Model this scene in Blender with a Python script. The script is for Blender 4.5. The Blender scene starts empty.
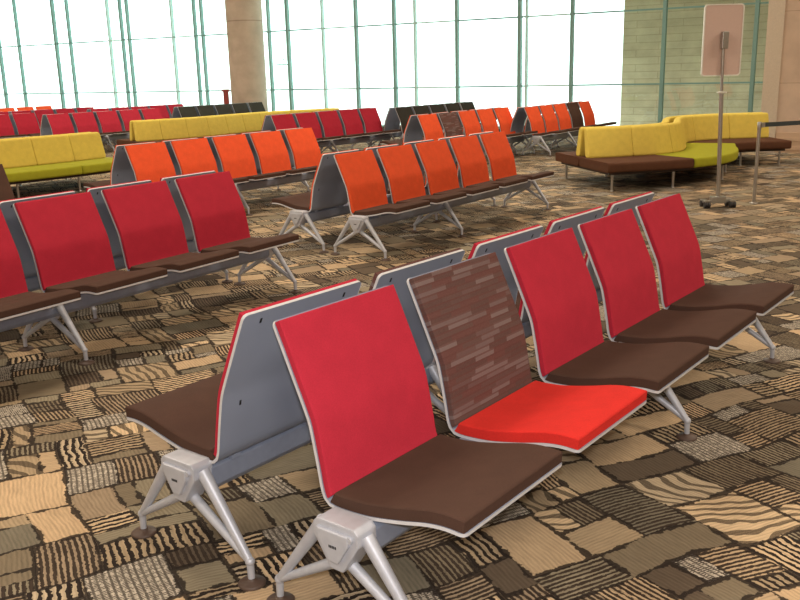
import bpy, bmesh, math, random
from mathutils import Vector, Matrix
from math import sin, cos, pi, sqrt

scn = bpy.context.scene
COL = scn.collection
random.seed(7)

# ------------------------------------------------------------------ materials
def srgb(r, g, b):
    f = lambda c: c / 12.92 if c <= .04045 else ((c + .055) / 1.055) ** 2.4
    return (f(r / 255), f(g / 255), f(b / 255), 1.0)

class NT:
    def __init__(self, name):
        self.mat = bpy.data.materials.new(name)
        self.mat.use_nodes = True
        self.t = self.mat.node_tree
        self.t.nodes.clear()
        self.out = self.t.nodes.new('ShaderNodeOutputMaterial')
    def n(self, typ, **kw):
        nd = self.t.nodes.new(typ)
        for k, v in kw.items():
            setattr(nd, k, v)
        return nd
    def put(self, sock, v):
        if isinstance(v, bpy.types.NodeSocket):
            self.t.links.new(v, sock)
        else:
            sock.default_value = v
    def math(self, op, a, b=0.0, c=0.0):
        nd = self.n('ShaderNodeMath', operation=op)
        self.put(nd.inputs[0], a); self.put(nd.inputs[1], b); self.put(nd.inputs[2], c)
        return nd.outputs[0]
    def mix(self, f, a, b, mode='MIX'):
        nd = self.n('ShaderNodeMix', data_type='RGBA', blend_type=mode)
        self.put(nd.inputs[0], f); self.put(nd.inputs[6], a); self.put(nd.inputs[7], b)
        return nd.outputs[2]
    def noise(self, vec, scale, detail=2.0, rough=.5, out=0):
        nd = self.n('ShaderNodeTexNoise')
        nd.inputs['Scale'].default_value = scale
        nd.inputs['Detail'].default_value = detail
        nd.inputs['Roughness'].default_value = rough
        if vec is not None:
            self.t.links.new(vec, nd.inputs['Vector'])
        return nd.outputs[out]
    def ramp(self, fac, stops, interp='LINEAR'):
        nd = self.n('ShaderNodeValToRGB')
        nd.color_ramp.interpolation = interp
        els = nd.color_ramp.elements
        while len(els) < len(stops):
            els.new(.5)
        for e, (p, c) in zip(els, stops):
            e.position = p; e.color = c
        self.put(nd.inputs[0], fac)
        return nd.outputs[0]
    def bsdf(self, color, rough=.6, metal=0.0, spec=.5, sheen=0.0, bump=None, bump_s=.2, bump_d=.002):
        p = self.n('ShaderNodeBsdfPrincipled')
        self.put(p.inputs['Base Color'], color)
        self.put(p.inputs['Roughness'], rough)
        self.put(p.inputs['Metallic'], metal)
        self.put(p.inputs['Specular IOR Level'], spec)
        if sheen:
            p.inputs['Sheen Weight'].default_value = sheen
        if bump is not None:
            b = self.n('ShaderNodeBump')
            b.inputs['Strength'].default_value = bump_s
            b.inputs['Distance'].default_value = bump_d
            self.t.links.new(bump, b.inputs['Height'])
            self.t.links.new(b.outputs[0], p.inputs['Normal'])
        self.t.links.new(p.outputs[0], self.out.inputs[0])
        return p

def fabric(name, rgb, var=.06):
    m = NT(name)
    co = m.n('ShaderNodeTexCoord').outputs['Object']
    nz = m.noise(co, 260, 3)
    nz2 = m.noise(co, 14, 2)
    c = srgb(*rgb)
    dk = tuple(v * (1 - 2 * var) for v in c[:3]) + (1,)
    lt = tuple(min(1, v * (1 + 2 * var)) for v in c[:3]) + (1,)
    col = m.ramp(m.math('ADD', m.math('MULTIPLY', nz, .6), m.math('MULTIPLY', nz2, .4)), [(.3, dk), (.7, lt)])
    m.bsdf(col, .95, spec=.15, bump=nz, bump_s=.25, bump_d=.001)
    return m.mat

def plain(name, rgb, rough=.5, metal=0.0, spec=.5, nscale=40, var=.05):
    m = NT(name)
    co = m.n('ShaderNodeTexCoord').outputs['Object']
    nz = m.noise(co, nscale, 3)
    c = srgb(*rgb)
    dk = tuple(v * (1 - var) for v in c[:3]) + (1,)
    lt = tuple(min(1, v * (1 + var)) for v in c[:3]) + (1,)
    m.bsdf(m.ramp(nz, [(.3, dk), (.7, lt)]), rough, metal, spec)
    return m.mat

M = {}
M['crimson'] = fabric('crimson_fabric', (184, 46, 64))
M['scarlet'] = fabric('scarlet_fabric', (212, 50, 44))
M['orange'] = fabric('orange_fabric', (228, 88, 50))
M['brown'] = fabric('brown_fabric', (78, 57, 48))
M['dark'] = fabric('dark_fabric', (58, 56, 50))
M['yellow'] = fabric('yellow_fabric', (220, 196, 92))
M['green'] = fabric('green_fabric', (156, 156, 42))
M['sofabrown'] = fabric('sofa_brown_fabric', (88, 58, 42))
M['shell'] = plain('shell_grey', (140, 148, 166), .38, 0.0, .5, 6, .03)
M['edge'] = plain('shell_edge', (205, 205, 208), .45)
M['beam'] = plain('beam_grey', (132, 140, 158), .4, 0.0, .5)
M['alu'] = plain('cast_aluminium', (192, 195, 204), .48, .25, .5)
M['slot'] = plain('black_slot', (18, 18, 20), .7)
M['foot'] = plain('foot_rubber', (84, 66, 56), .55)
M['steel'] = plain('brushed_steel', (176, 172, 166), .32, .85)
M['teal'] = plain('teal_mullion', (124, 162, 156), .5)
M['tealpale'] = plain('pale_mullion', (190, 220, 215), .5)
M['belt'] = plain('belt_webbing', (46, 56, 60), .8)
M['rubber'] = plain('castor_rubber', (52, 50, 50), .6)
M['signface'] = plain('sign_board_pinkish', (205, 178, 166), .55, var=.02)
M['signedge'] = plain('sign_board_edge', (225, 222, 212), .4)
M['red_paint'] = plain('red_paint', (150, 60, 52), .5)
M['plaster'] = plain('beige_panel', (196, 168, 142), .8, nscale=2, var=.03)
M['white'] = plain('ceiling_white', (220, 212, 200), .9)
M['backwall'] = plain('hall_wall_paint', (200, 186, 168), .9)
M['apron'] = plain('apron_concrete', (242, 244, 243), .9, nscale=.3)
M['plinth'] = plain('sofa_plinth', (60, 46, 38), .8)

def dashes():
    RH = .0185
    m = NT('dashed_brown_fabric')
    uv = m.n('ShaderNodeUVMap').outputs[0]
    sx = m.n('ShaderNodeSeparateXYZ'); m.t.links.new(uv, sx.inputs[0])
    u, v = sx.outputs[0], sx.outputs[1]
    row = m.math('FLOOR', m.math('DIVIDE', v, RH))
    wn = m.n('ShaderNodeTexWhiteNoise', noise_dimensions='1D'); m.put(wn.inputs['W'], row)
    off = wn.outputs['Value']
    cellf = m.math('ADD', m.math('DIVIDE', m.math('ADD', u, m.math('MULTIPLY', v, .25)), .115), m.math('MULTIPLY', off, 7.0))
    cell = m.math('FLOOR', cellf)
    cv = m.n('ShaderNodeCombineXYZ'); m.put(cv.inputs[0], cell); m.put(cv.inputs[1], row)
    w2 = m.n('ShaderNodeTexWhiteNoise', noise_dimensions='2D'); m.t.links.new(cv.outputs[0], w2.inputs['Vector'])
    r = w2.outputs['Value']
    col = m.ramp(r, [(0, srgb(100, 76, 72)), (.24, srgb(106, 70, 66)), (.44, srgb(95, 70, 66)), (.60, srgb(127, 111, 109)),
                     (.76, srgb(118, 100, 98)), (.90, srgb(108, 85, 82))], 'CONSTANT')
    vf = m.math('FRACT', m.math('DIVIDE', v, RH))
    line = m.math('LESS_THAN', vf, .30)
    col = m.mix(m.math('MULTIPLY', line, .7), col, srgb(100, 63, 58))
    nz = m.noise(m.n('ShaderNodeTexCoord').outputs['Object'], 260, 3)
    col = m.mix(.25, col, m.ramp(nz, [(.3, srgb(72, 55, 50)), (.7, srgb(117, 89, 82))]))
    m.bsdf(col, .95, spec=.15, bump=nz, bump_s=.25, bump_d=.001)
    return m.mat
M['dashes'] = dashes()

def glass():
    m = NT('tinted_window_glass')
    tr = m.n('ShaderNodeBsdfTransparent'); tr.inputs[0].default_value = (.90, .99, .965, 1)
    gl = m.n('ShaderNodeBsdfGlossy'); gl.inputs[0].default_value = (.85, .95, .92, 1); gl.inputs['Roughness'].default_value = .03
    mx = m.n('ShaderNodeMixShader'); mx.inputs[0].default_value = .07
    m.t.links.new(tr.outputs[0], mx.inputs[1]); m.t.links.new(gl.outputs[0], mx.inputs[2])
    m.t.links.new(mx.outputs[0], m.out.inputs[0])
    return m.mat
M['glass'] = glass()

def stone(name, c1, c2, mortar, w, h, ms):
    m = NT(name)
    co = m.n('ShaderNodeTexCoord').outputs['UV']
    b = m.n('ShaderNodeTexBrick')
    m.t.links.new(co, b.inputs['Vector'])
    b.inputs['Color1'].default_value = srgb(*c1); b.inputs['Color2'].default_value = srgb(*c2)
    b.inputs['Mortar'].default_value = srgb(*mortar)
    b.inputs['Scale'].default_value = 1.0; b.inputs['Mortar Size'].default_value = ms
    b.inputs['Brick Width'].default_value = w; b.inputs['Row Height'].default_value = h
    nz = m.noise(co, 3.0, 4)
    col = m.mix(.35, b.outputs['Color'], m.ramp(nz, [(.35, srgb(*[int(v * .8) for v in c1])), (.65, srgb(*c2))]))
    m.bsdf(col, .85, spec=.2)
    return m.mat
M['stone'] = stone('coursed_stone', (214, 188, 160), (228, 204, 176), (180, 154, 128), 1.1, .17, .008)
M['panel'] = stone('large_wall_panels', (204, 180, 160), (208, 185, 165), (164, 140, 122), 2.6, 1.15, .006)
M['columnclad'] = stone('column_cladding', (192, 174, 156), (198, 180, 162), (150, 132, 116), 40, 2.9, .015)

def carpet():
    m = NT('patchwork_carpet')
    att = lambda n: m.n('ShaderNodeAttribute', attribute_name=n)
    puv = att('puv').outputs['Vector']; psz = att('psize').outputs['Vector']
    pt = att('ptype').outputs['Fac']; pr = att('prand').outputs['Fac']
    s1 = m.n('ShaderNodeSeparateXYZ'); m.t.links.new(puv, s1.inputs[0])
    s2 = m.n('ShaderNodeSeparateXYZ'); m.t.links.new(psz, s2.inputs[0])
    X, Y = s1.outputs[0], s1.outputs[1]
    W, H = s2.outputs[0], s2.outputs[1]
    gpos = m.n('ShaderNodeNewGeometry').outputs['Position']
    wob = m.noise(gpos, 11, 3, .6)
    wobf = m.noise(gpos, 55, 2, .6)
    d = m.math('MINIMUM', m.math('MINIMUM', X, m.math('SUBTRACT', W, X)), m.math('MINIMUM', Y, m.math('SUBTRACT', H, Y)))
    edge_w = m.math('ADD', m.math('MULTIPLY_ADD', wob, .052, -.0215), m.math('MULTIPLY_ADD', wobf, .024, -.0105))
    edge = m.math('SUBTRACT', 1.0, m.math('SMOOTH_MIN', 1.0, m.math('MAXIMUM', m.math('DIVIDE', m.math('SUBTRACT', d, edge_w), .003), 0.0), .05))
    edge = m.math('MULTIPLY', m.math('MAXIMUM', m.math('MINIMUM', edge, 1.0), 0.0), m.math('GREATER_THAN', W, .001))
    # plain cloth colour by random number
    base = m.ramp(pr, [(0, srgb(185, 159, 126)), (.10, srgb(147, 129, 106)), (.28, srgb(118, 106, 87)), (.46, srgb(172, 149, 119)),
                       (.58, srgb(132, 122, 102)), (.70, srgb(90, 78, 65)), (.82, srgb(156, 137, 110)), (.90, srgb(111, 104, 89))], 'CONSTANT')
    light = m.ramp(pr, [(0, srgb(191, 167, 134)), (.3, srgb(173, 156, 130)), (.6, srgb(156, 137, 110))], 'CONSTANT')
    black = srgb(43, 36, 32)
    # weave: fine yarn lines
    yarn = m.math('MULTIPLY_ADD', m.math('SINE', m.math('MULTIPLY', m.math('ADD', X, m.math('MULTIPLY', wob, .02)), 420.0)), .5, .5)
    speck = m.noise(gpos, 240, 3, .7)
    streak_v = m.n('ShaderNodeVectorMath', operation='MULTIPLY'); m.t.links.new(puv, streak_v.inputs[0]); streak_v.inputs[1].default_value = (120, 12, 1)
    streak = m.noise(streak_v.outputs[0], 1.0, 3, .6)
    shade = m.math('ADD', m.math('MULTIPLY', yarn, .30), m.math('ADD', m.math('MULTIPLY', speck, .5), m.math('MULTIPLY', streak, .95)))
    shade = m.math('ADD', shade, .26)
    # stripes
    sv = m.math('ADD', m.math('MULTIPLY', X, 230.0), m.math('MULTIPLY', wob, 9.0))
    sv = m.math('ADD', sv, m.math('MULTIPLY', wobf, 2.2))
    stripes = m.math('GREATER_THAN', m.math('SINE', sv), m.math('MULTIPLY_ADD', wobf, 3.0, -1.5))
    # zebra
    zn = m.noise(gpos, 3.2, 2, .5)
    zv = m.math('ADD', m.math('MULTIPLY', m.math('ADD', X, m.math('MULTIPLY', Y, .35)), 120.0), m.math('MULTIPLY', zn, 30.0))
    zebra = m.math('MULTIPLY', m.math('GREATER_THAN', m.math('SINE', zv), m.math('MULTIPLY_ADD', wob, 2.2, -.8)), m.math('MULTIPLY_ADD', speck, .8, .4))
    # check weave
    c1 = m.math('GREATER_THAN', m.math('SINE', m.math('MULTIPLY', Y, 700.0)), -.1)
    c2 = m.math('GREATER_THAN', m.math('SINE', m.math('ADD', m.math('MULTIPLY', X, 330.0), m.math('MULTIPLY', speck, 3.0))), .35)
    check = m.math('MAXIMUM', m.math('MULTIPLY', c1, m.math('GREATER_THAN', wobf, .47)), m.math('MULTIPLY', c2, .85))
    # fine broken lines
    fl = m.math('GREATER_THAN', m.math('SINE', m.math('ADD', m.math('MULTIPLY', X, 330.0), m.math('MULTIPLY', wobf, 4.0))), m.math('MULTIPLY_ADD', streak, 3.0, -1.7))
    def sel(i):
        return m.math('COMPARE', pt, float(i), .25)
    col = base
    col = m.mix(sel(1), col, m.mix(stripes, light, black))
    col = m.mix(sel(2), col, m.mix(zebra, light, srgb(70, 60, 49)))
    col = m.mix(sel(3), col, m.mix(check, srgb(176, 166, 150), srgb(83, 76, 68)))
    col = m.mix(sel(4), col, m.mix(fl, base, srgb(60, 50, 42)))
    mul = m.n('ShaderNodeCombineColor'); 
    for k in range(3): m.t.links.new(shade, mul.inputs[k])
    col = m.mix(.85, col, mul.outputs[0], 'MULTIPLY')
    col = m.mix(m.math('MULTIPLY', edge, .92), col, black)
    m.bsdf(col, .95, spec=.12, bump=speck, bump_s=.3, bump_d=.003)
    return m.mat
M['carpet'] = carpet()

# ------------------------------------------------------------------ mesh helpers
class MB:
    def __init__(self):
        self.v = []; self.f = []; self.mi = []; self.sm = []; self.uv = []
    def add(self, verts, faces, mi=0, smooth=False, uvs=None):
        o = len(self.v)
        self.v += [tuple(p) for p in verts]
        for f in faces:
            self.f.append([i + o for i in f]); self.mi.append(mi); self.sm.append(smooth)
            self.uv.append([uvs[i] for i in f] if uvs else [(0, 0)] * len(f))
    def box(self, x0, x1, y0, y1, z0, z1, mi=0, bev=0.0):
        if bev <= 0:
            v = [(x, y, z) for z in (z0, z1) for y in (y0, y1) for x in (x0, x1)]
            self.add(v, [(0, 2, 3, 1), (4, 5, 7, 6), (0, 1, 5, 4), (2, 6, 7, 3), (0, 4, 6, 2), (1, 3, 7, 5)], mi)
        else:
            bm = bmesh.new()
            bmesh.ops.create_cube(bm, size=1.0)
            for q in bm.verts:
                q.co = Vector(((x0 + x1) / 2 + q.co.x * (x1 - x0), (y0 + y1) / 2 + q.co.y * (y1 - y0), (z0 + z1) / 2 + q.co.z * (z1 - z0)))
            bmesh.ops.bevel(bm, geom=bm.edges[:], offset=bev, segments=2, affect='EDGES', profile=.6)
            bm.verts.index_update()
            self.add([q.co[:] for q in bm.verts], [[q.index for q in f.verts] for f in bm.faces], mi, False)
            bm.free()
    def tube(self, p0, p1, r0, r1, n=12, mi=0, caps=True):
        p0, p1 = Vector(p0), Vector(p1)
        ax = (p1 - p0).normalized()
        a = ax.orthogonal().normalized(); b = ax.cross(a)
        v = []
        for p, r in ((p0, r0), (p1, r1)):
            v += [p + (a * cos(2 * pi * k / n) + b * sin(2 * pi * k / n)) * r for k in range(n)]
        self.add(v, [(k, (k + 1) % n, n + (k + 1) % n, n + k) for k in range(n)], mi, True)
        if caps:
            self.add(v[:n], [list(range(n))[::-1]], mi); self.add(v[n:], [list(range(n))], mi)
    def lathe(self, prof, c=(0, 0, 0), n=20, mi=0, smooth=True):
        v = []
        for r, z in prof:
            v += [(c[0] + r * cos(2 * pi * k / n), c[1] + r * sin(2 * pi * k / n), c[2] + z) for k in range(n)]
        f = []
        for i in range(len(prof) - 1):
            for k in range(n):
                f.append((i * n + k, i * n + (k + 1) % n, (i + 1) * n + (k + 1) % n, (i + 1) * n + k))
        self.add(v, f, mi, smooth)
        self.add(v[-n:], [list(range(n))], mi); self.add(v[:n], [list(range(n))[::-1]], mi)
    def sphere(self, c, r, n=12, mi=0):
        prof = [(max(r * sin(pi * i / 8), .0004), -r * cos(pi * i / 8)) for i in range(9)]
        self.lathe(prof, c, n, mi)
    def prism(self, poly, axis, a, b, mi=0, bev=0.0):
        # poly: 2D outline; axis 'x' -> points (a, p0, p1)
        n = len(poly)
        v = [(a, p[0], p[1]) for p in poly] + [(b, p[0], p[1]) for p in poly]
        f = [list(range(n))[::-1], [n + i for i in range(n)]] + [(i, (i + 1) % n, n + (i + 1) % n, n + i) for i in range(n)]
        if bev > 0:
            bm = bmesh.new()
            bv = [bm.verts.new(p) for p in v]
            for q in f: bm.faces.new([bv[i] for i in q])
            bmesh.ops.recalc_face_normals(bm, faces=bm.faces[:])
            bmesh.ops.bevel(bm, geom=bm.edges[:], offset=bev, segments=2, affect='EDGES', profile=.6)
            bm.verts.index_update()
            self.add([q.co[:] for q in bm.verts], [[q.index for q in fc.verts] for fc in bm.faces], mi)
            bm.free()
        else:
            self.add(v, f, mi)
    def mesh(self, name, mats):
        me = bpy.data.meshes.new(name)
        me.from_pydata(self.v, [], self.f)
        for m_ in mats: me.materials.append(m_)
        me.polygons.foreach_set('material_index', self.mi)
        me.polygons.foreach_set('use_smooth', self.sm)
        uvl = me.uv_layers.new(name='UVMap')
        flat = [c for q in self.uv for p in q for c in p]
        uvl.data.foreach_set('uv', flat)
        me.update()
        return me

def obj(name, me, parent=None):
    o = bpy.data.objects.new(name, me)
    COL.objects.link(o)
    if parent is not None: o.parent = parent
    return o
def empty(name, loc=(0, 0, 0), rz=0.0):
    o = bpy.data.objects.new(name, None)
    o.empty_display_size = .1
    o.location = loc; o.rotation_euler = (0, 0, rz)
    COL.objects.link(o)
    return o
def tag(o, label, cat, group=None, kind=None):
    if label: o['label'] = label
    if cat: o['category'] = cat
    if group: o['group'] = group
    if kind: o['kind'] = kind
    return o
def struct(o):
    o['kind'] = 'structure'
    return o

# ------------------------------------------------------------------ beam seat pieces (x along the row, -y the way the seat faces)
PITCH, SW, N = .60, .51, 5
LEN = PITCH * (N - 1) + SW
ctrl = [(.060, .830), (.098, .748), (.138, .660), (.166, .598), (.181, .560), (.193, .505), (.208, .425), (.216, .378),
        (.228, .350), (.250, .339), (.300, .338), (.380, .344), (.480, .363), (.560, .382), (.620, .389), (.679, .386)]
def catmull(pts, sub):
    out = []
    P = [pts[0]] + list(pts) + [pts[-1]]
    for i in range(1, len(P) - 2):
        p0, p1, p2, p3 = P[i - 1], P[i], P[i + 1], P[i + 2]
        for k in range(sub):
            t = k / sub
            out.append(tuple(.5 * (2 * b + (c - a) * t + (2 * a - 5 * b + 4 * c - d) * t * t + (3 * b - a - 3 * c + d) * t ** 3)
                             for a, b, c, d in zip(p0, p1, p2, p3)))
    out.append(tuple(pts[-1]))
    return out
PROF = catmull(ctrl, 4)
ARC = [0.0]
for a, b in zip(PROF, PROF[1:]):
    ARC.append(ARC[-1] + math.hypot(b[0] - a[0], b[1] - a[1]))
TOT = ARC[-1]
def at_arc(s):
    s = min(max(s, 0), TOT)
    i = 0
    while i < len(ARC) - 2 and ARC[i + 1] < s: i += 1
    t = (s - ARC[i]) / max(ARC[i + 1] - ARC[i], 1e-9)
    p, q = PROF[i], PROF[i + 1]
    return p[0] + (q[0] - p[0]) * t, p[1] + (q[1] - p[1]) * t
def frame_at(s):
    u, z = at_arc(s)
    a, b = at_arc(s - .012), at_arc(s + .012)
    du, dz = b[0] - a[0], b[1] - a[1]
    l = math.hypot(du, dz)
    return u, z, -dz / l, du / l
def P3(s, x, off):
    u, z, nu, nz = frame_at(s)
    return (x, -(u + nu * off), z + nz * off)

def shell_mesh():
    m = MB()
    th, R = .0072, .017
    A = sorted(set([0, .002, .005, .010, .016, R] + [R + (TOT - 2 * R) * k / 46 for k in range(47)] + [TOT - v for v in (0, .002, .005, .010, .016)]))
    def inset(a):
        d = min(a, TOT - a)
        return R - sqrt(max(R * R - (R - d) ** 2, 0)) if d < R else 0.0
    cols = [0, .5, 1]
    nF = len(A)
    for off, flip in ((0.0, False), (-th, True)):
        v = []
        for a in A:
            i = inset(a)
            for c in cols: v.append(P3(a, i + (SW - 2 * i) * c, off))
        f = []
        for r in range(nF - 1):
            for c in range(2):
                q = [r * 3 + c, (r + 1) * 3 + c, (r + 1) * 3 + c + 1, r * 3 + c + 1]
                f.append(q[::-1] if flip else q)
        m.add(v, f, 0, True)
    # rim
    ring = [(a, 0) for a in A] + [(a, 1) for a in reversed(A)]
    v = []
    for a, c in ring:
        i = inset(a)
        x = i + (SW - 2 * i) * c
        v.append(P3(a, x, .0012)); v.append(P3(a, x, -th - .0012))
    n = len(ring)
    m.add(v, [(2 * k, 2 * ((k + 1) % n), 2 * ((k + 1) % n) + 1, 2 * k + 1) for k in range(n)], 1, False)
    # fixing slots on the rear of the backrest
    for a in (.035, .335):
        for x in (.075, SW - .075):
            p = [P3(a + da, x + dx, -th - o_) for o_ in (-.001, .0012) for dx, da in ((-.0035, -.008), (.0035, -.008), (.0035, .008), (-.0035, .008))]
            m.add(p, [(0, 1, 2, 3), (7, 6, 5, 4), (0, 4, 5, 1), (1, 5, 6, 2), (2, 6, 7, 3), (3, 7, 4, 0)], 2)
    return m.mesh('seat_shell', [M['shell'], M['edge'], M['slot']])

def pad_mesh(name, a0, a1, th, mat, e=.005):
    m = MB()
    fac = [(0, .86), (.0022, .95), (.006, .99), (.014, 1.0)]
    w = SW - 2 * e
    sc = [(e + d, h) for d, h in fac] + [(e + w * k / 6, 1) for k in range(1, 6)] + [(SW - e - d, h) for d, h in reversed(fac)]
    L = a1 - a0
    n = max(8, int(L / .02))
    ac = [(a0 + d, h) for d, h in fac] + [(a0 + L * k / n, 1) for k in range(1, n)] + [(a1 - d, h) for d, h in reversed(fac)]
    v, uv = [], []
    for a, ha in ac:
        for s, hs in sc:
            v.append(P3(a, s, .0004 + th * min(ha, hs))); uv.append((s, a))
    nc, nr = len(sc), len(ac)
    f = [(r * nc + c, (r + 1) * nc + c, (r + 1) * nc + c + 1, r * nc + c + 1) for r in range(nr - 1) for c in range(nc - 1)]
    m.add(v, f, 0, True, uv)
    # upright sides, from the shell up to the rounded top edge
    ring = [(0, c) for c in range(nc)] + [(r, nc - 1) for r in range(1, nr)] + [(nr - 1, c) for c in range(nc - 2, -1, -1)] + [(r, 0) for r in range(nr - 2, 0, -1)]
    sv, suv = [], []
    for r, c in ring:
        a, s = ac[r][0], sc[c][0]
        h = th * min(ac[r][1], sc[c][1])
        sv += [P3(a, s, .0004), P3(a, s, .0004 + h)]; suv += [(s, a), (s, a)]
    k = len(ring)
    m.add(sv, [(2 * i, 2 * i + 1, 2 * ((i + 1) % k) + 1, 2 * ((i + 1) % k)) for i in range(k)], 0, False, suv)
    return m.mesh(name, [mat])

A_BACK0, A_BACK1 = .005, ARC[8 * 4] - .002
A_SEAT0, A_SEAT1 = ARC[8 * 4] + .010, TOT - .005
SHELL = shell_mesh()
_pads = {}
def back_pad(c):
    if ('b', c) not in _pads: _pads[('b', c)] = pad_mesh('back_cushion', A_BACK0, A_BACK1, .020, M[c])
    return _pads[('b', c)]
def seat_pad(c):
    if ('s', c) not in _pads: _pads[('s', c)] = pad_mesh('seat_cushion', A_SEAT0, A_SEAT1, .036, M[c])
    return _pads[('s', c)]

def beam_mesh():
    m = MB()
    poly = [(-.265, .235), (-.385, .235), (-.400, .255), (-.400, .315), (-.385, .330), (-.265, .330), (-.250, .315), (-.250, .255)]
    m.prism(poly, 'x', .0, LEN, 0, .004)
    for k in range(N):                           # cradle arms under every shell
        for x in (.09, SW - .09):
            m.box(k * PITCH + x - .018, k * PITCH + x + .018, -.45, -.235, .322, .336, 0)
    for k in range(N):                           # bridge plates that carry the shells
        m.box(k * PITCH + .05, k * PITCH + SW - .05, -.385, -.265, .328, .3345, 0)
    return m.mesh('beam', [M['beam']])
BEAM = beam_mesh()

def trestle_mesh():
    m = MB()
    top = [(-.252, .332), (-.266, .346), (-.394, .346), (-.408, .332), (-.408, .298), (-.352, .210), (-.308, .210), (-.252, .298)]
    m.prism(top, 'x', -.038, .038, 0, .005)
    face = [(-.278, .326), (-.382, .326), (-.382, .298), (-.345, .238), (-.315, .238), (-.278, .298)]
    m.prism(face, 'x', -.050, -.036, 0, .004)
    m.prism(face, 'x', .036, .050, 0, .004)
    # small raised maker's mark, too small to read
    for s in (-1, 1):
        for k in range(5):
            y = -.343 + k * .0055
            m.box(s * .0505 - .0006, s * .0505 + .0006, y, y + .0032, .281, .2885, 1)
    m.tube((-.048, -.275, .318), (.048, -.275, .318), .009, .009, 10)
    m.tube((-.048, -.385, .318), (.048, -.385, .318), .009, .009, 10)
    return m.mesh('trestle', [M['alu'], M['slot']])
def leg_mesh(front):
    m = MB()
    g = (lambda u: -u) if front else (lambda u: -(.66 - u))
    node = (0, g(.590), .074)
    m.tube((0, g(.405), .316), node, .021, .0125, 14)
    m.tube((0, g(.350), .216), node, .0165, .0115, 14)
    m.sphere(node, .0150, 14)
    m.tube(node, (0, g(.592), .010), .0118, .0105, 14)
    return m.mesh('leg', [M['alu']])
def foot_mesh():
    m = MB()
    m.lathe([(.041, .0), (.042, .005), (.036, .010), (.016, .014), (.013, .020)], n=24)
    return m.mesh('foot_pad', [M['foot']])
TRESTLE, LEGF, LEGB, FOOT = trestle_mesh(), leg_mesh(True), leg_mesh(False), foot_mesh()

def build_bench(backs, seats):
    root = empty('beam_bench')
    obj('beam', BEAM, root)
    for k in range(N):
        s = obj('seat_shell', SHELL, root); s.location = (k * PITCH, 0, 0)
        b = obj('back_cushion', back_pad(backs[k]), s)
        c = obj('seat_cushion', seat_pad(seats[k]), s)
        if backs[k] == 'dashes': b['label'] = 'brown back cushion woven with short grey and red dashes'
        if seats[k] == 'scarlet': c['label'] = 'bright red seat cushion'
    for x in (-.045, 1.155, LEN + .03):
        t = obj('trestle', TRESTLE, root); t.location = (x, 0, 0)
        obj('leg', LEGF, t); obj('leg', LEGB, t)
        for u in (.592, .068):
            f = obj('foot_pad', FOOT, t); f.location = (0, -u, 0)
    return root
def copy_tree(o, parent=None):
    c = o.copy(); COL.objects.link(c)
    c.parent = parent
    for ch in list(o.children): copy_tree(ch, c)
    return c
protos = {}
def bench(x, y, ang, side, backs, seats, label, group='benches of five seats on a beam'):
    key = (tuple(backs), tuple(seats))
    if key in protos: o = copy_tree(protos[key])
    else:
        o = build_bench(backs, seats); protos[key] = o
    if side > 0:
        o.location = (x, y, 0); o.rotation_euler = (0, 0, ang)
    else:
        o.location = (x + LEN * cos(ang), y + LEN * sin(ang), 0); o.rotation_euler = (0, 0, ang + pi)
    tag(o, label, 'bench', group)
    return o
def flip_mid(o):
    # the middle trestle stands between the third and fourth seats on this bench
    for ch in o.children:
        if ch.name.startswith('trestle') and .5 < ch.location.x < 2:
            ch.location.x = LEN - 1.155
    return o

BR5 = ['brown'] * 5
O5, C5, D5 = ['orange'] * 5, ['crimson'] * 5, ['dark'] * 5
flip_mid(bench(-.393, 2.354, .905, 1, ['crimson', 'dashes', 'crimson', 'crimson', 'crimson'], ['brown', 'scarlet', 'brown', 'brown', 'brown'],
      'nearest crimson bench, its second seat bright red with a brown dashed back'))
flip_mid(bench(-.393, 2.354, .905, -1, ['crimson', 'crimson', 'crimson', 'dashes', 'crimson'], BR5,
      'foreground bench facing left, smooth grey backs turned to the nearest crimson bench'))
bench(-.566, 7.45, .955, 1, O5, BR5, 'orange bench in the middle of the hall, directly behind the nearest crimson bench')
bench(-.566, 7.45, .955, -1, O5, BR5, 'bench back to back with the middle orange bench, wide grey shell at its end')
bench(-2.817, 3.906, 1.000, 1, C5, BR5, 'large crimson bench cut off by the left edge of the picture, facing right')
bench(-2.817, 3.906, 1.000, -1, C5, BR5, 'grey shelled bench back to back with the large crimson bench at the left edge')
bench(-2.778, 9.072, .966, 1, O5, BR5, 'bright orange bench between the large crimson bench and the long yellow sofa')
bench(-2.778, 9.072, .966, -1, O5, BR5, 'bench back to back with the bright orange bench nearest the long yellow sofa')
bench(2.217, 15.965, .975, 1, ['orange', 'orange', 'orange', 'brown', 'orange'], BR5, 'small orange bench with a brown fourth back, beyond the curved yellow sofa')
bench(2.217, 15.965, .975, -1, O5, BR5, 'bench back to back with the small orange bench beyond the curved yellow sofa')
bench(.289, 13.995, .955, 1, ['orange', 'dashes', 'orange', 'orange', 'orange'], BR5, 'orange bench with a brown dashed second back, just beyond the middle orange bench')
bench(.289, 13.995, .955, -1, O5, BR5, 'bench back to back with the orange bench having a brown dashed second back')
bench(-.049, 17.396, .959, 1, D5, BR5, 'dark grey brown bench before the windows, right of the far crimson bench')
bench(-.049, 17.396, .959, -1, D5, BR5, 'bench back to back with the dark bench right of the far crimson bench')
bench(-2.153, 15.371, .940, 1, C5, BR5, 'far crimson bench in the centre, just right of the long yellow sofa')
bench(-2.153, 15.371, .940, -1, C5, BR5, 'bench back to back with the far crimson bench beside the long yellow sofa')
bench(-5.126, 21.274, .985, 1, D5, BR5, 'dark grey brown bench at the foot of the round column')
bench(-7.094, 18.365, .967, 1, C5, BR5, 'crimson bench behind the short yellow sofa on the left, five backs in view')
bench(-7.094, 18.365, .967, -1, C5, BR5, 'bench back to back with the five crimson backs behind the short yellow sofa')
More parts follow.
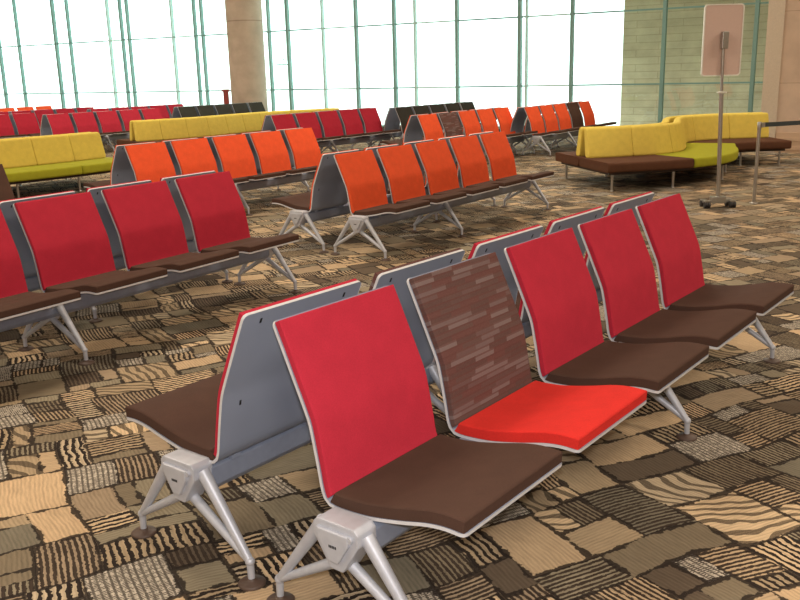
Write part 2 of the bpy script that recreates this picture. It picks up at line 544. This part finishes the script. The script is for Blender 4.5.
bench(-9.645, 17.456, .925, 1, C5, BR5, 'crimson bench at the far left edge, above the left end of the short yellow sofa')
bench(-11.098, 22.88, 1.05, 1, O5, BR5, 'far left orange bench against the windows, behind two crimson benches')
bench(-7.15, 21.227, 1.0, 1, C5, BR5, 'farthest crimson bench, a strip just left of the dark bench by the column')
bench(-9.25, 20.55, 1.0, 1, C5, BR5, 'crimson bench, its top strip just in front of the far left orange bench')
bench(-4.98, 5.02, .95, 1, ['brown'] * 5, BR5, 'bench with a dark brown back at the left edge, before the short yellow sofa')

bench(-5.126, 21.274, .985, -1, D5, BR5, 'bench back to back with the dark bench at the foot of the round column')
bench(-9.645, 17.456, .925, -1, C5, BR5, 'bench back to back with the crimson bench at the far left edge')
bench(-7.15, 21.227, 1.0, -1, C5, BR5, 'bench back to back with the farthest crimson bench left of the dark bench')
bench(-9.25, 20.55, 1.0, -1, C5, BR5, 'bench back to back with the crimson bench before the far left orange bench')
# ------------------------------------------------------------------ sofas
def path_resample(pts, step=.04):
    c = catmull(pts, 24)
    out = [Vector((p[0], p[1])) for p in c]
    acc = [0.0]
    for a, b in zip(out, out[1:]): acc.append(acc[-1] + (b - a).length)
    return out, acc
class Path:
    def __init__(self, pts):
        self.p, self.a = path_resample(pts)
        self.L = self.a[-1]
    def at(self, s):
        a, p = self.a, self.p
        s = min(max(s, 0), self.L)
        i = 0
        while i < len(a) - 2 and a[i + 1] < s: i += 1
        t = (s - a[i]) / max(a[i + 1] - a[i], 1e-9)
        return p[i].lerp(p[i + 1], t)
    def fr(self, s):
        c = self.at(s)
        d = (self.at(s + .15) - self.at(s - .15)).normalized()
        return c, Vector((d.y, -d.x))            # right-hand side normal = front
def round_poly(poly, r, n=4):
    out = []
    k = len(poly)
    for i in range(k):
        p, a, b = Vector(poly[i]), Vector(poly[i - 1]), Vector(poly[(i + 1) % k])
        da, db = (a - p), (b - p)
        rr = min(r, da.length * .45, db.length * .45)
        p0, p1 = p + da.normalized() * rr, p + db.normalized() * rr
        for j in range(n + 1):
            t = j / n
            out.append((1 - t) ** 2 * p0 + 2 * t * (1 - t) * p + t * t * p1)
    return out
def sweep(m, path, a, b, poly, r=.03, mi=0):
    q = round_poly(poly, r)
    c = sum((Vector(p) for p in q), Vector((0, 0))) / len(q)
    k = len(q)
    n = max(2, int((b - a) / .07))
    st = [(a, .86), (a + .006, .95), (a + .02, 1.0)] + [(a + (b - a) * i / n, 1.0) for i in range(1, n)] + [(b - .02, 1.0), (b - .006, .95), (b, .86)]
    v = []
    for s, sc in st:
        o, nr = path.fr(s)
        for p in q:
            w = Vector(p)
            if sc < 1:
                dv = w - c
                w = c + dv * (1 - (1 - sc) * .12 / max(dv.length, .12))
            v.append((o.x + nr.x * w.x, o.y + nr.y * w.x, w.y))
    f = []
    for i in range(len(st) - 1):
        for j in range(k):
            f.append((i * k + j, (i + 1) * k + j, (i + 1) * k + (j + 1) % k, i * k + (j + 1) % k))
    m.add(v, f, mi, True)
    m.add(v[:k], [list(range(k))], mi); m.add(v[-k:], [list(range(k))[::-1]], mi)
def localize(me, org):
    me.transform(Matrix.Translation(-Vector(org)))
    return me
def sofa(pts, seat_secs, nback, label, rear=True, front=.70, back_to=-1.02):
    p = Path(pts)
    o0 = p.at(p.L / 2)
    org = (o0.x, o0.y, 0)
    root = empty('lounge_sofa', org)
    tag(root, label, 'sofa', 'yellow backed lounge sofas')
    def part(name, fn, mat):
        m = MB(); fn(m)
        return obj(name, localize(m.mesh(name, [mat]), org), root)
    part('base_frame', lambda m: sweep(m, p, .06, p.L - .06, [(back_to + .08, .205), (front - .08, .205), (front - .08, .245), (back_to + .08, .245)], .008), M['plinth'])
    for (f0, f1, col) in seat_secs:
        for (i0, i1) in ((-.19, front), (back_to, -.21)):
            part('seat_cushion', lambda m: sweep(m, p, f0 * p.L + .004, f1 * p.L - .004, [(i0, .24), (i1, .24), (i1, .36), (i0, .36)], .035), M[col])
    for k in range(nback):
        a, b = k / nback * p.L, (k + 1) / nback * p.L
        if k == 0: a += .05
        if k == nback - 1: b -= .05
        part('backrest', lambda m: sweep(m, p, a + .003, b - .003, [(-.11, .352), (.02, .352), (-.075, .735), (-.175, .735)], .04), M['yellow'])
        part('backrest', lambda m: sweep(m, p, a + .003, b - .003, [(-.42, .352), (-.29, .352), (-.225, .735), (-.325, .735)], .04), M['yellow'])
    nl = max(3, int(p.L / .75))
    for k in range(nl + 1):
        s = .12 + (p.L - .24) * k / nl
        c, nr = p.fr(s)
        for off in (front - .14, back_to + .14):
            q = c + nr * off
            part('leg', lambda m: (m.tube((q.x, q.y, .012), (q.x, q.y, .21), .016, .016, 12), m.lathe([(.022, 0), (.022, .006), (.017, .014)], (q.x, q.y, 0), 14)), M['steel'])
    return root
sofa([(2.40, 11.40), (2.93, 11.52), (3.42, 11.70), (3.80, 12.02), (4.03, 12.50), (4.19, 13.02), (4.42, 13.54), (4.90, 13.86), (5.40, 13.95), (5.85, 13.97)],
     [(0, .215, 'sofabrown'), (.215, .64, 'green'), (.64, 1, 'sofabrown')], 7,
     'curved yellow backed sofa on the right, its seat brown then lime green then brown')
sofa([(-6.6, 10.6), (-5.95, 11.28), (-5.32, 11.98), (-4.80, 12.65), (-4.30, 13.42)],
     [(0, .40, 'sofabrown'), (.40, .73, 'green'), (.73, 1, 'green')], 6,
     'short yellow backed sofa on the left with a lime green seat')
sofa([(-4.83, 16.68), (-4.38, 17.02), (-3.90, 17.46), (-3.46, 18.12), (-3.05, 18.85), (-2.60, 19.50), (-2.0, 20.05), (-1.18, 20.62)],
     [(0, .3, 'sofabrown'), (.3, .65, 'sofabrown'), (.65, 1, 'sofabrown')], 10,
     'long yellow backed sofa behind the bright orange bench, reaching towards the windows')

# ------------------------------------------------------------------ the wheeled sign, the barrier post, the red pillar
SX, SY = 3.42, 9.43
t = tag(empty('sign_stand', (SX, SY, 0)), 'wheeled sign stand with a blank pinkish board on a tall steel pole', 'sign')
m = MB(); m.box(-.075, .075, -.05, .05, .045, .115, 0, .008); m.box(-.16, .16, -.012, .012, .05, .075, 0, .004)
obj('base', m.mesh('base', [M['steel']]), t)
for cx in (-.135, .135):
    for cy in (-.06, .06):
        m = MB()
        for w in (-.018, .018):
            m.tube((cx + w - .012, cy, .034), (cx + w + .012, cy, .034), .034, .034, 18)
        m.box(cx - .008, cx + .008, cy - .012, cy + .012, .03, .078, 1)
        m.box(cx - .030, cx + .030, cy - .02, cy + .02, .062, .078, 1, .004)
        obj('castor', m.mesh('castor', [M['rubber'], M['steel']]), t)
m = MB(); m.tube((0, 0, .11), (-.035, 0, 1.20), .021, .021, 16); m.tube((-.035, 0, 1.19), (-.045, 0, 1.70), .015, .015, 16)
obj('pole', m.mesh('pole', [M['steel']]), t)
m = MB(); m.lathe([(.022, 0), (.034, .004), (.034, .016), (.022, .02)], (-.035, 0, 1.185), 16); m.tube((-.085, 0, 1.195), (.02, 0, 1.195), .006, .006, 8)
obj('collar', m.mesh('collar', [M['signedge']]), t)
m = MB(); m.box(-.075, -.012, -.055, .01, 1.63, 1.80, 0, .006)
obj('clamp', m.mesh('clamp', [M['steel']]), t)
def rrect(w, h, r, n=6):
    pts = []
    for cx, cy, a0 in ((w - r, h - r, 0), (-w + r, h - r, 90), (-w + r, -h + r, 180), (w - r, -h + r, 270)):
        for k in range(n + 1):
            a = math.radians(a0 + 90 * k / n)
            pts.append((cx + r * cos(a), cy + r * sin(a)))
    return pts
def slab(m, pts, y0, y1, cx, cz, mi=0, mi_side=0):
    n = len(pts)
    v = [(cx + p[0], y0, cz + p[1]) for p in pts] + [(cx + p[0], y1, cz + p[1]) for p in pts]
    m.add(v, [list(range(n)), [n + i for i in range(n)][::-1]], mi)
    m.add(v, [(i, n + i, n + (i + 1) % n, (i + 1) % n) for i in range(n)], mi_side)
m = MB(); slab(m, rrect(.195, .348, .03), .022, .034, -.048, 1.715, 0, 1)
b = obj('board', m.mesh('board', [M['signface'], M['signedge']]), t)
m = MB()
outer, inner = rrect(.202, .355, .034), rrect(.190, .343, .026)
n = len(outer)
for y0, y1 in ((.016, .040),):
    v = [(-.048 + p[0], y, 1.715 + p[1]) for y in (y0, y1) for q in (outer, inner) for p in q]
    f = []
    for i in range(n):
        j = (i + 1) % n
        f += [(i, j, n + j, n + i), (2 * n + i, 3 * n + i, 3 * n + j, 2 * n + j), (i, 2 * n + i, 2 * n + j, j), (n + i, n + j, 3 * n + j, 3 * n + i)]
    m.add(v, f)
obj('rim', m.mesh('rim', [M['signedge']]), b)

BX, BY = 3.875, 9.60
t = tag(empty('barrier_post', (BX, BY, 0)), 'slim steel barrier post with a dark belt running off to the right', 'barrier')
m = MB(); m.tube((0, 0, .008), (0, 0, .80), .019, .019, 16); m.lathe([(.022, .0), (.045, .004), (.045, .010), (.022, .016)], (0, 0, 0), 18)
obj('post', m.mesh('post', [M['steel']]), t)
m = MB(); m.lathe([(.020, .79), (.021, .795), (.021, .868), (.018, .874), (.004, .876)], (0, 0, 0), 18); m.box(.02, .055, -.018, .018, .815, .865, 0, .004)
obj('head', m.mesh('head', [M['steel']]), t)
m = MB()
ex, ey = 8.95 - BX, 13.63 - BY
v = []; nb = 30
dn = Vector((ey, -ex)).normalized() * .0012
for k in range(nb + 1):
    f_ = k / nb
    zc = .843 - .10 * 4 * f_ * (1 - f_) * .6 + .05 * f_
    for zz in (-.024, .024):
        for s in (-1, 1):
            v.append((.04 + (ex - .04) * f_ + dn.x * s, ey * f_ + dn.y * s, zc + zz))
f = []
for k in range(nb):
    a, c = 4 * k, 4 * k + 4
    f += [(a, c, c + 2, a + 2), (a + 1, a + 3, c + 3, c + 1), (a, a + 1, c + 1, c), (a + 2, c + 2, c + 3, a + 3)]
m.add(v, f)
obj('belt', m.mesh('belt', [M['belt']]), t)

t = tag(empty('red_pillar', (-4.53, 24.5, 0)), 'slim red pillar standing just left of the round column', 'pillar')
m = MB(); m.box(-.065, .065, -.065, .065, .03, 1.10, 0, .01)
obj('body', m.mesh('body', [M['red_paint']]), t)
m = MB(); m.box(-.085, .085, -.085, .085, 1.10, 1.165, 0, .01); obj('cap', m.mesh('cap', [M['red_paint']]), t)
m = MB(); m.box(-.11, .11, -.11, .11, 0, .03, 0, .005); obj('base', m.mesh('base', [M['steel']]), t)

# ------------------------------------------------------------------ the hall.  Facade axes: e = along the glass to the right, i = into the hall
FA = Vector((-3.82, 26.5, 0))
E_ = Vector((4.99 + 3.82, 21.1 - 26.5, 0)).normalized()
I_ = Vector((E_.y, -E_.x, 0))                      # points into the hall
def FP(s, d, z): return FA + E_ * s + I_ * d + Vector((0, 0, z))
HC = 5.6
S0, S1, D1 = -19.0, 27.0, 27.0
def fbox(m, s0, s1, d0, d1, z0, z1, mi=0):
    v = [FP(s, d, z) for z in (z0, z1) for d in (d0, d1) for s in (s0, s1)]
    uvx = [(s, z) for z in (z0, z1) for d in (d0, d1) for s in (s0, s1)]
    fs = [(0, 1, 3, 2), (4, 6, 7, 5), (0, 4, 5, 1), (2, 3, 7, 6), (0, 2, 6, 4), (1, 5, 7, 3)]
    m.add(v, fs, mi, False, uvx)
def fobj(name, boxes, mats):
    m = MB()
    for b in boxes: fbox(m, *b)
    return struct(obj(name, m.mesh(name, mats)))

# carpet: irregular patchwork
CA = math.radians(27)
cx_, sx_ = cos(CA), sin(CA)
def to_world(p): return Vector((p[0] * cx_ - p[1] * sx_, p[0] * sx_ + p[1] * cx_, 0))
corners = [FP(s, d, 0) for s, d in ((S0, 0), (S1, 0), (S1, D1), (S0, D1))]
loc = [(c.x * cx_ + c.y * sx_, -c.x * sx_ + c.y * cx_) for c in corners]
bx0, bx1 = min(p[0] for p in loc), max(p[0] for p in loc)
by0, by1 = min(p[1] for p in loc), max(p[1] for p in loc)
rnd = random.Random(11)
cells = []
def split(x0, y0, x1, y1):
    w, h = x1 - x0, y1 - y0
    big = max(w, h)
    if big < .16 or (w < .44 and h < .34 and w * h < .085 and rnd.random() < .5) or (w * h < .022):
        cells.append((x0, y0, x1, y1)); return
    if w > h * rnd.uniform(.55, 1.7):
        c = x0 + w * rnd.uniform(.26, .74); split(x0, y0, c, y1); split(c, y0, x1, y1)
    else:
        c = y0 + h * rnd.uniform(.26, .74); split(x0, y0, x1, c); split(x0, c, x1, y1)
T_ = 2.4
gy = by0
while gy < by1:
    gx = bx0
    while gx < bx1:
        wc = to_world((gx + T_ / 2, gy + T_ / 2)) - FA
        s, d = wc.dot(E_), wc.dot(I_)
        if S0 - 2 < s < S1 + 2 and -2 < d < D1 + 2:
            split(gx, gy, gx + T_, gy + T_)
        gx += T_
    gy += T_
def warp(p):
    x, y = p
    return (x + .016 * sin(5.1 * y + 1.3 * sin(1.7 * x)) + .008 * sin(11.3 * y + 2.0 * x),
            y + .016 * sin(4.7 * x + 1.1 * sin(2.1 * y)) + .008 * sin(12.1 * x - 1.5 * y))
fv, ff, a_uv, a_sz, a_ty, a_rn = [], [], [], [], [], []
for c in [FP(S0, 0, -.003), FP(S1, 0, -.003), FP(S1, D1, -.003), FP(S0, D1, -.003)]: fv.append(c[:])
ff.append((3, 2, 1, 0)); a_uv += [(0, 0, 0), (0, 0, 0), (0, 0, 0), (0, 0, 0)]; a_sz.append((0, 0, 0)); a_ty.append(0); a_rn.append(.5)
for (x0, y0, x1, y1) in cells:
    q = [to_world(warp(p)) for p in ((x0, y0), (x1, y0), (x1, y1), (x0, y1))]
    ok = True
    for p in q:
        r = p - FA
        s, d = r.dot(E_), r.dot(I_)
        if not (S0 < s < S1 and 0 < d < D1): ok = False
    if not ok: continue
    w, h = x1 - x0, y1 - y0
    k = rnd.random()
    ty = 0 if k < .38 else 1 if k < .55 else 2 if k < .65 else 3 if k < .77 else 4
    rn, turn = rnd.random(), rnd.random() < .28
    nx = ny = 1
    if (q[0] + q[2]).length / 2 < 9:
        nx, ny = max(1, round(w / .05)), max(1, round(h / .05))
    b = len(fv)
    for j in range(ny + 1):
        for i in range(nx + 1):
            fv.append(to_world(warp((x0 + w * i / nx, y0 + h * j / ny)))[:])
    for j in range(ny):
        for i in range(nx):
            c = b + j * (nx + 1) + i
            ff.append((c, c + 1, c + nx + 2, c + nx + 1))
            for ii, jj in ((i, j), (i + 1, j), (i + 1, j + 1), (i, j + 1)):
                u_, v_ = w * ii / nx, h * jj / ny
                a_uv.append((v_, u_, 0) if turn else (u_, v_, 0))
            a_sz.append((h, w, 0) if turn else (w, h, 0))
            a_ty.append(float(ty)); a_rn.append(rn)
me = bpy.data.meshes.new('floor')
me.from_pydata(fv, [], ff)
me.materials.append(M['carpet'])
at = me.attributes.new('puv', 'FLOAT_VECTOR', 'CORNER'); at.data.foreach_set('vector', [c for p in a_uv for c in p])
at = me.attributes.new('psize', 'FLOAT_VECTOR', 'FACE'); at.data.foreach_set('vector', [c for p in a_sz for c in p])
at = me.attributes.new('ptype', 'FLOAT', 'FACE'); at.data.foreach_set('value', a_ty)
at = me.attributes.new('prand', 'FLOAT', 'FACE'); at.data.foreach_set('value', a_rn)
me.update()
struct(obj('floor', me))

fobj('ceiling', [(S0, S1, -.3, D1, HC, HC + .2)], [M['white']])
fobj('wall_left', [(S0 - .2, S0, -.3, D1, 0, HC)], [M['backwall']])
fobj('wall_back', [(S0, S1, D1, D1 + .2, 0, HC)], [M['backwall']])
fobj('wall_right', [(S1, S1 + .2, 0, D1, 0, HC)], [M['backwall']])
WD, WS = 4.2, 14.62
fobj('wall_front', [(WS, S1, 0.02, WD, 0, HC)], [M['panel']])
fobj('baseboard_front', [(WS + .02, S1, WD, WD + .03, 0, .34), (WS + .02, S1, WD + .03, WD + .045, .05, .11), (WS + .02, S1, WD + .03, WD + .045, .20, .25)], [M['plaster']])
fobj('trim_1', [(WS - .26, WS, WD - .30, WD + .02, 0, HC)], [M['backwall']])
fobj('wall_exterior', [(10.12, 22.0, -1.9, -1.5, -.2, 9)], [M['stone']])
fobj('added_shade_slab', [(S0, S1 + 4, -5.0, -.3, HC, HC + .25)], [M['white']])  # unseen slab, added to keep sky light off the exterior stone wall
m = MB()
v = [FP(-120, -.05, -.25), FP(120, -.05, -.25), FP(120, -220, -.25), FP(-120, -220, -.25)]
m.add(v, [(0, 1, 2, 3)])
struct(obj('apron_ground', m.mesh('apron_ground', [M['apron']])))

# glazing: one window per bay, mullion positions along the facade
MUL = [(-18.0, .06, 0), (-16.2, .06, 0), (-14.4, .06, 0), (-12.9, .06, 0), (-11.82, .09, 0), (-10.74, .07, 0), (-8.78, .10, 0), (-8.07, .07, 0), (-6.16, .06, 1), (-5.58, .07, 0), (-5.28, .07, 0),
       (-3.37, .06, 1), (-2.45, .07, 0), (-2.16, .07, 0), (.36, .07, 0), (1.03, .10, 0), (2.24, .06, 1), (3.33, .09, 0), (4.52, .09, 0), (5.15, .06, 1),
       (6.36, .09, 0), (8.06, .11, 0), (8.24, .05, 1), (9.38, .09, 0), (11.52, .10, 0), (13.44, .10, 0), (14.55, .09, 0)]
for i, ((s, w, pale), (s2, w2, _)) in enumerate(zip(MUL, MUL[1:])):
    m = MB()
    w, w2 = w * .8, w2 * .8
    fbox(m, s - w / 2, s + w / 2, -.05, .06, 0, HC)
    for z in (1.09, 2.70, 4.31):
        if s2 - s > .4 or True: fbox(m, s + w / 2, s2 - w2 / 2, -.02, .02, z - .018, z + .018)
    fbox(m, s + w / 2, s2 - w2 / 2, -.04, .05, 0, .12)
    if i == len(MUL) - 2: fbox(m, s2 - w2 / 2, s2 + w2 / 2, -.05, .07, 0, HC)
    wo = struct(obj('window_%d' % (i + 1), m.mesh('window', [M['tealpale'] if pale else M['teal']])))
    m = MB()
    fbox(m, s, s2, -.006, .006, .05, HC)
    obj('glass_pane', m.mesh('glass_pane', [M['glass']]), wo)
    if abs(s - .36) < .01:
        m = MB(); fbox(m, .62, .98, .05, .085, 1.77, 1.80); fbox(m, .86, .89, .05, .085, 1.90, 1.94)
        obj('handle', m.mesh('handle', [M['teal']]), wo)

# the round column
m = MB()
nc = 48
v, uv = [], []
for z in (0, HC):
    for k in range(nc + 1):
        a = 2 * pi * k / nc
        v.append((.49 * cos(a), .49 * sin(a), z)); uv.append((a * .49, z + 2.87))
m.add(v, [(k, k + 1, nc + 2 + k, nc + 1 + k) for k in range(nc)], 0, True, uv)
co = obj('trim_2', m.mesh('column', [M['columnclad']])); co.location = (-4.02, 25.2, 0)
struct(co)

# ------------------------------------------------------------------ light
w = bpy.data.worlds.new('sky'); scn.world = w
w.use_nodes = True
nt = w.node_tree
bg = nt.nodes['Background']
bg.inputs[0].default_value = (.93, 1.0, .99, 1)
bg.inputs[1].default_value = 3.4

def area(loc, size, energy, col, rot=(0, 0, 0), sy=None):
    l = bpy.data.lights.new('ceiling_lamp', 'AREA')
    l.energy = energy; l.color = col; l.size = size
    if sy: l.shape = 'RECTANGLE'; l.size_y = sy
    o = bpy.data.objects.new('ceiling_lamp', l)
    o.location = loc; o.rotation_euler = rot
    COL.objects.link(o)
    return o
WARM = (1.0, .86, .69)
for s in (-12, -4, 4, 12, 20):
    for d in (5, 11, 17, 23):
        p = FP(s, d, HC - .05)
        area(p, 1.6, 172, WARM, (0, 0, math.atan2(E_.y, E_.x)))

# ------------------------------------------------------------------ camera
F_PX, CH, PITCH_C, ROLL = 888.09, 1.4724, -.2502, -.0255
cd = bpy.data.cameras.new('camera')
cd.sensor_width = 36.0
cd.lens = F_PX / 800 * 36.0
cd.clip_start = .05; cd.clip_end = 500
cam = bpy.data.objects.new('camera', cd)
r0 = Vector((1, 0, 0)); fw = Vector((0, cos(PITCH_C), sin(PITCH_C))); u0 = Vector((0, -sin(PITCH_C), cos(PITCH_C)))
r2 = cos(ROLL) * r0 + sin(ROLL) * u0
u2 = -sin(ROLL) * r0 + cos(ROLL) * u0
R = Matrix((r2, u2, -fw)).transposed()
cam.matrix_world = Matrix.Translation((0, 0, CH)) @ R.to_4x4()
COL.objects.link(cam)
scn.camera = cam

# the camera's own flash, a little above the lens
fl = bpy.data.lights.new('camera_flash', 'AREA'); fl.energy = 38; fl.size = .06; fl.color = (1, .96, .95)
fo = bpy.data.objects.new('camera_flash', fl)
fo.location = (.0, .02, CH + .09); fo.rotation_euler = (pi / 2 + PITCH_C, 0, 0)
COL.objects.link(fo)

scn.view_settings.view_transform = 'Standard'
scn.view_settings.look = 'None'
scn.view_settings.gamma = 1.0
scn.view_settings.use_curve_mapping = False
scn.view_settings.exposure = 0.14
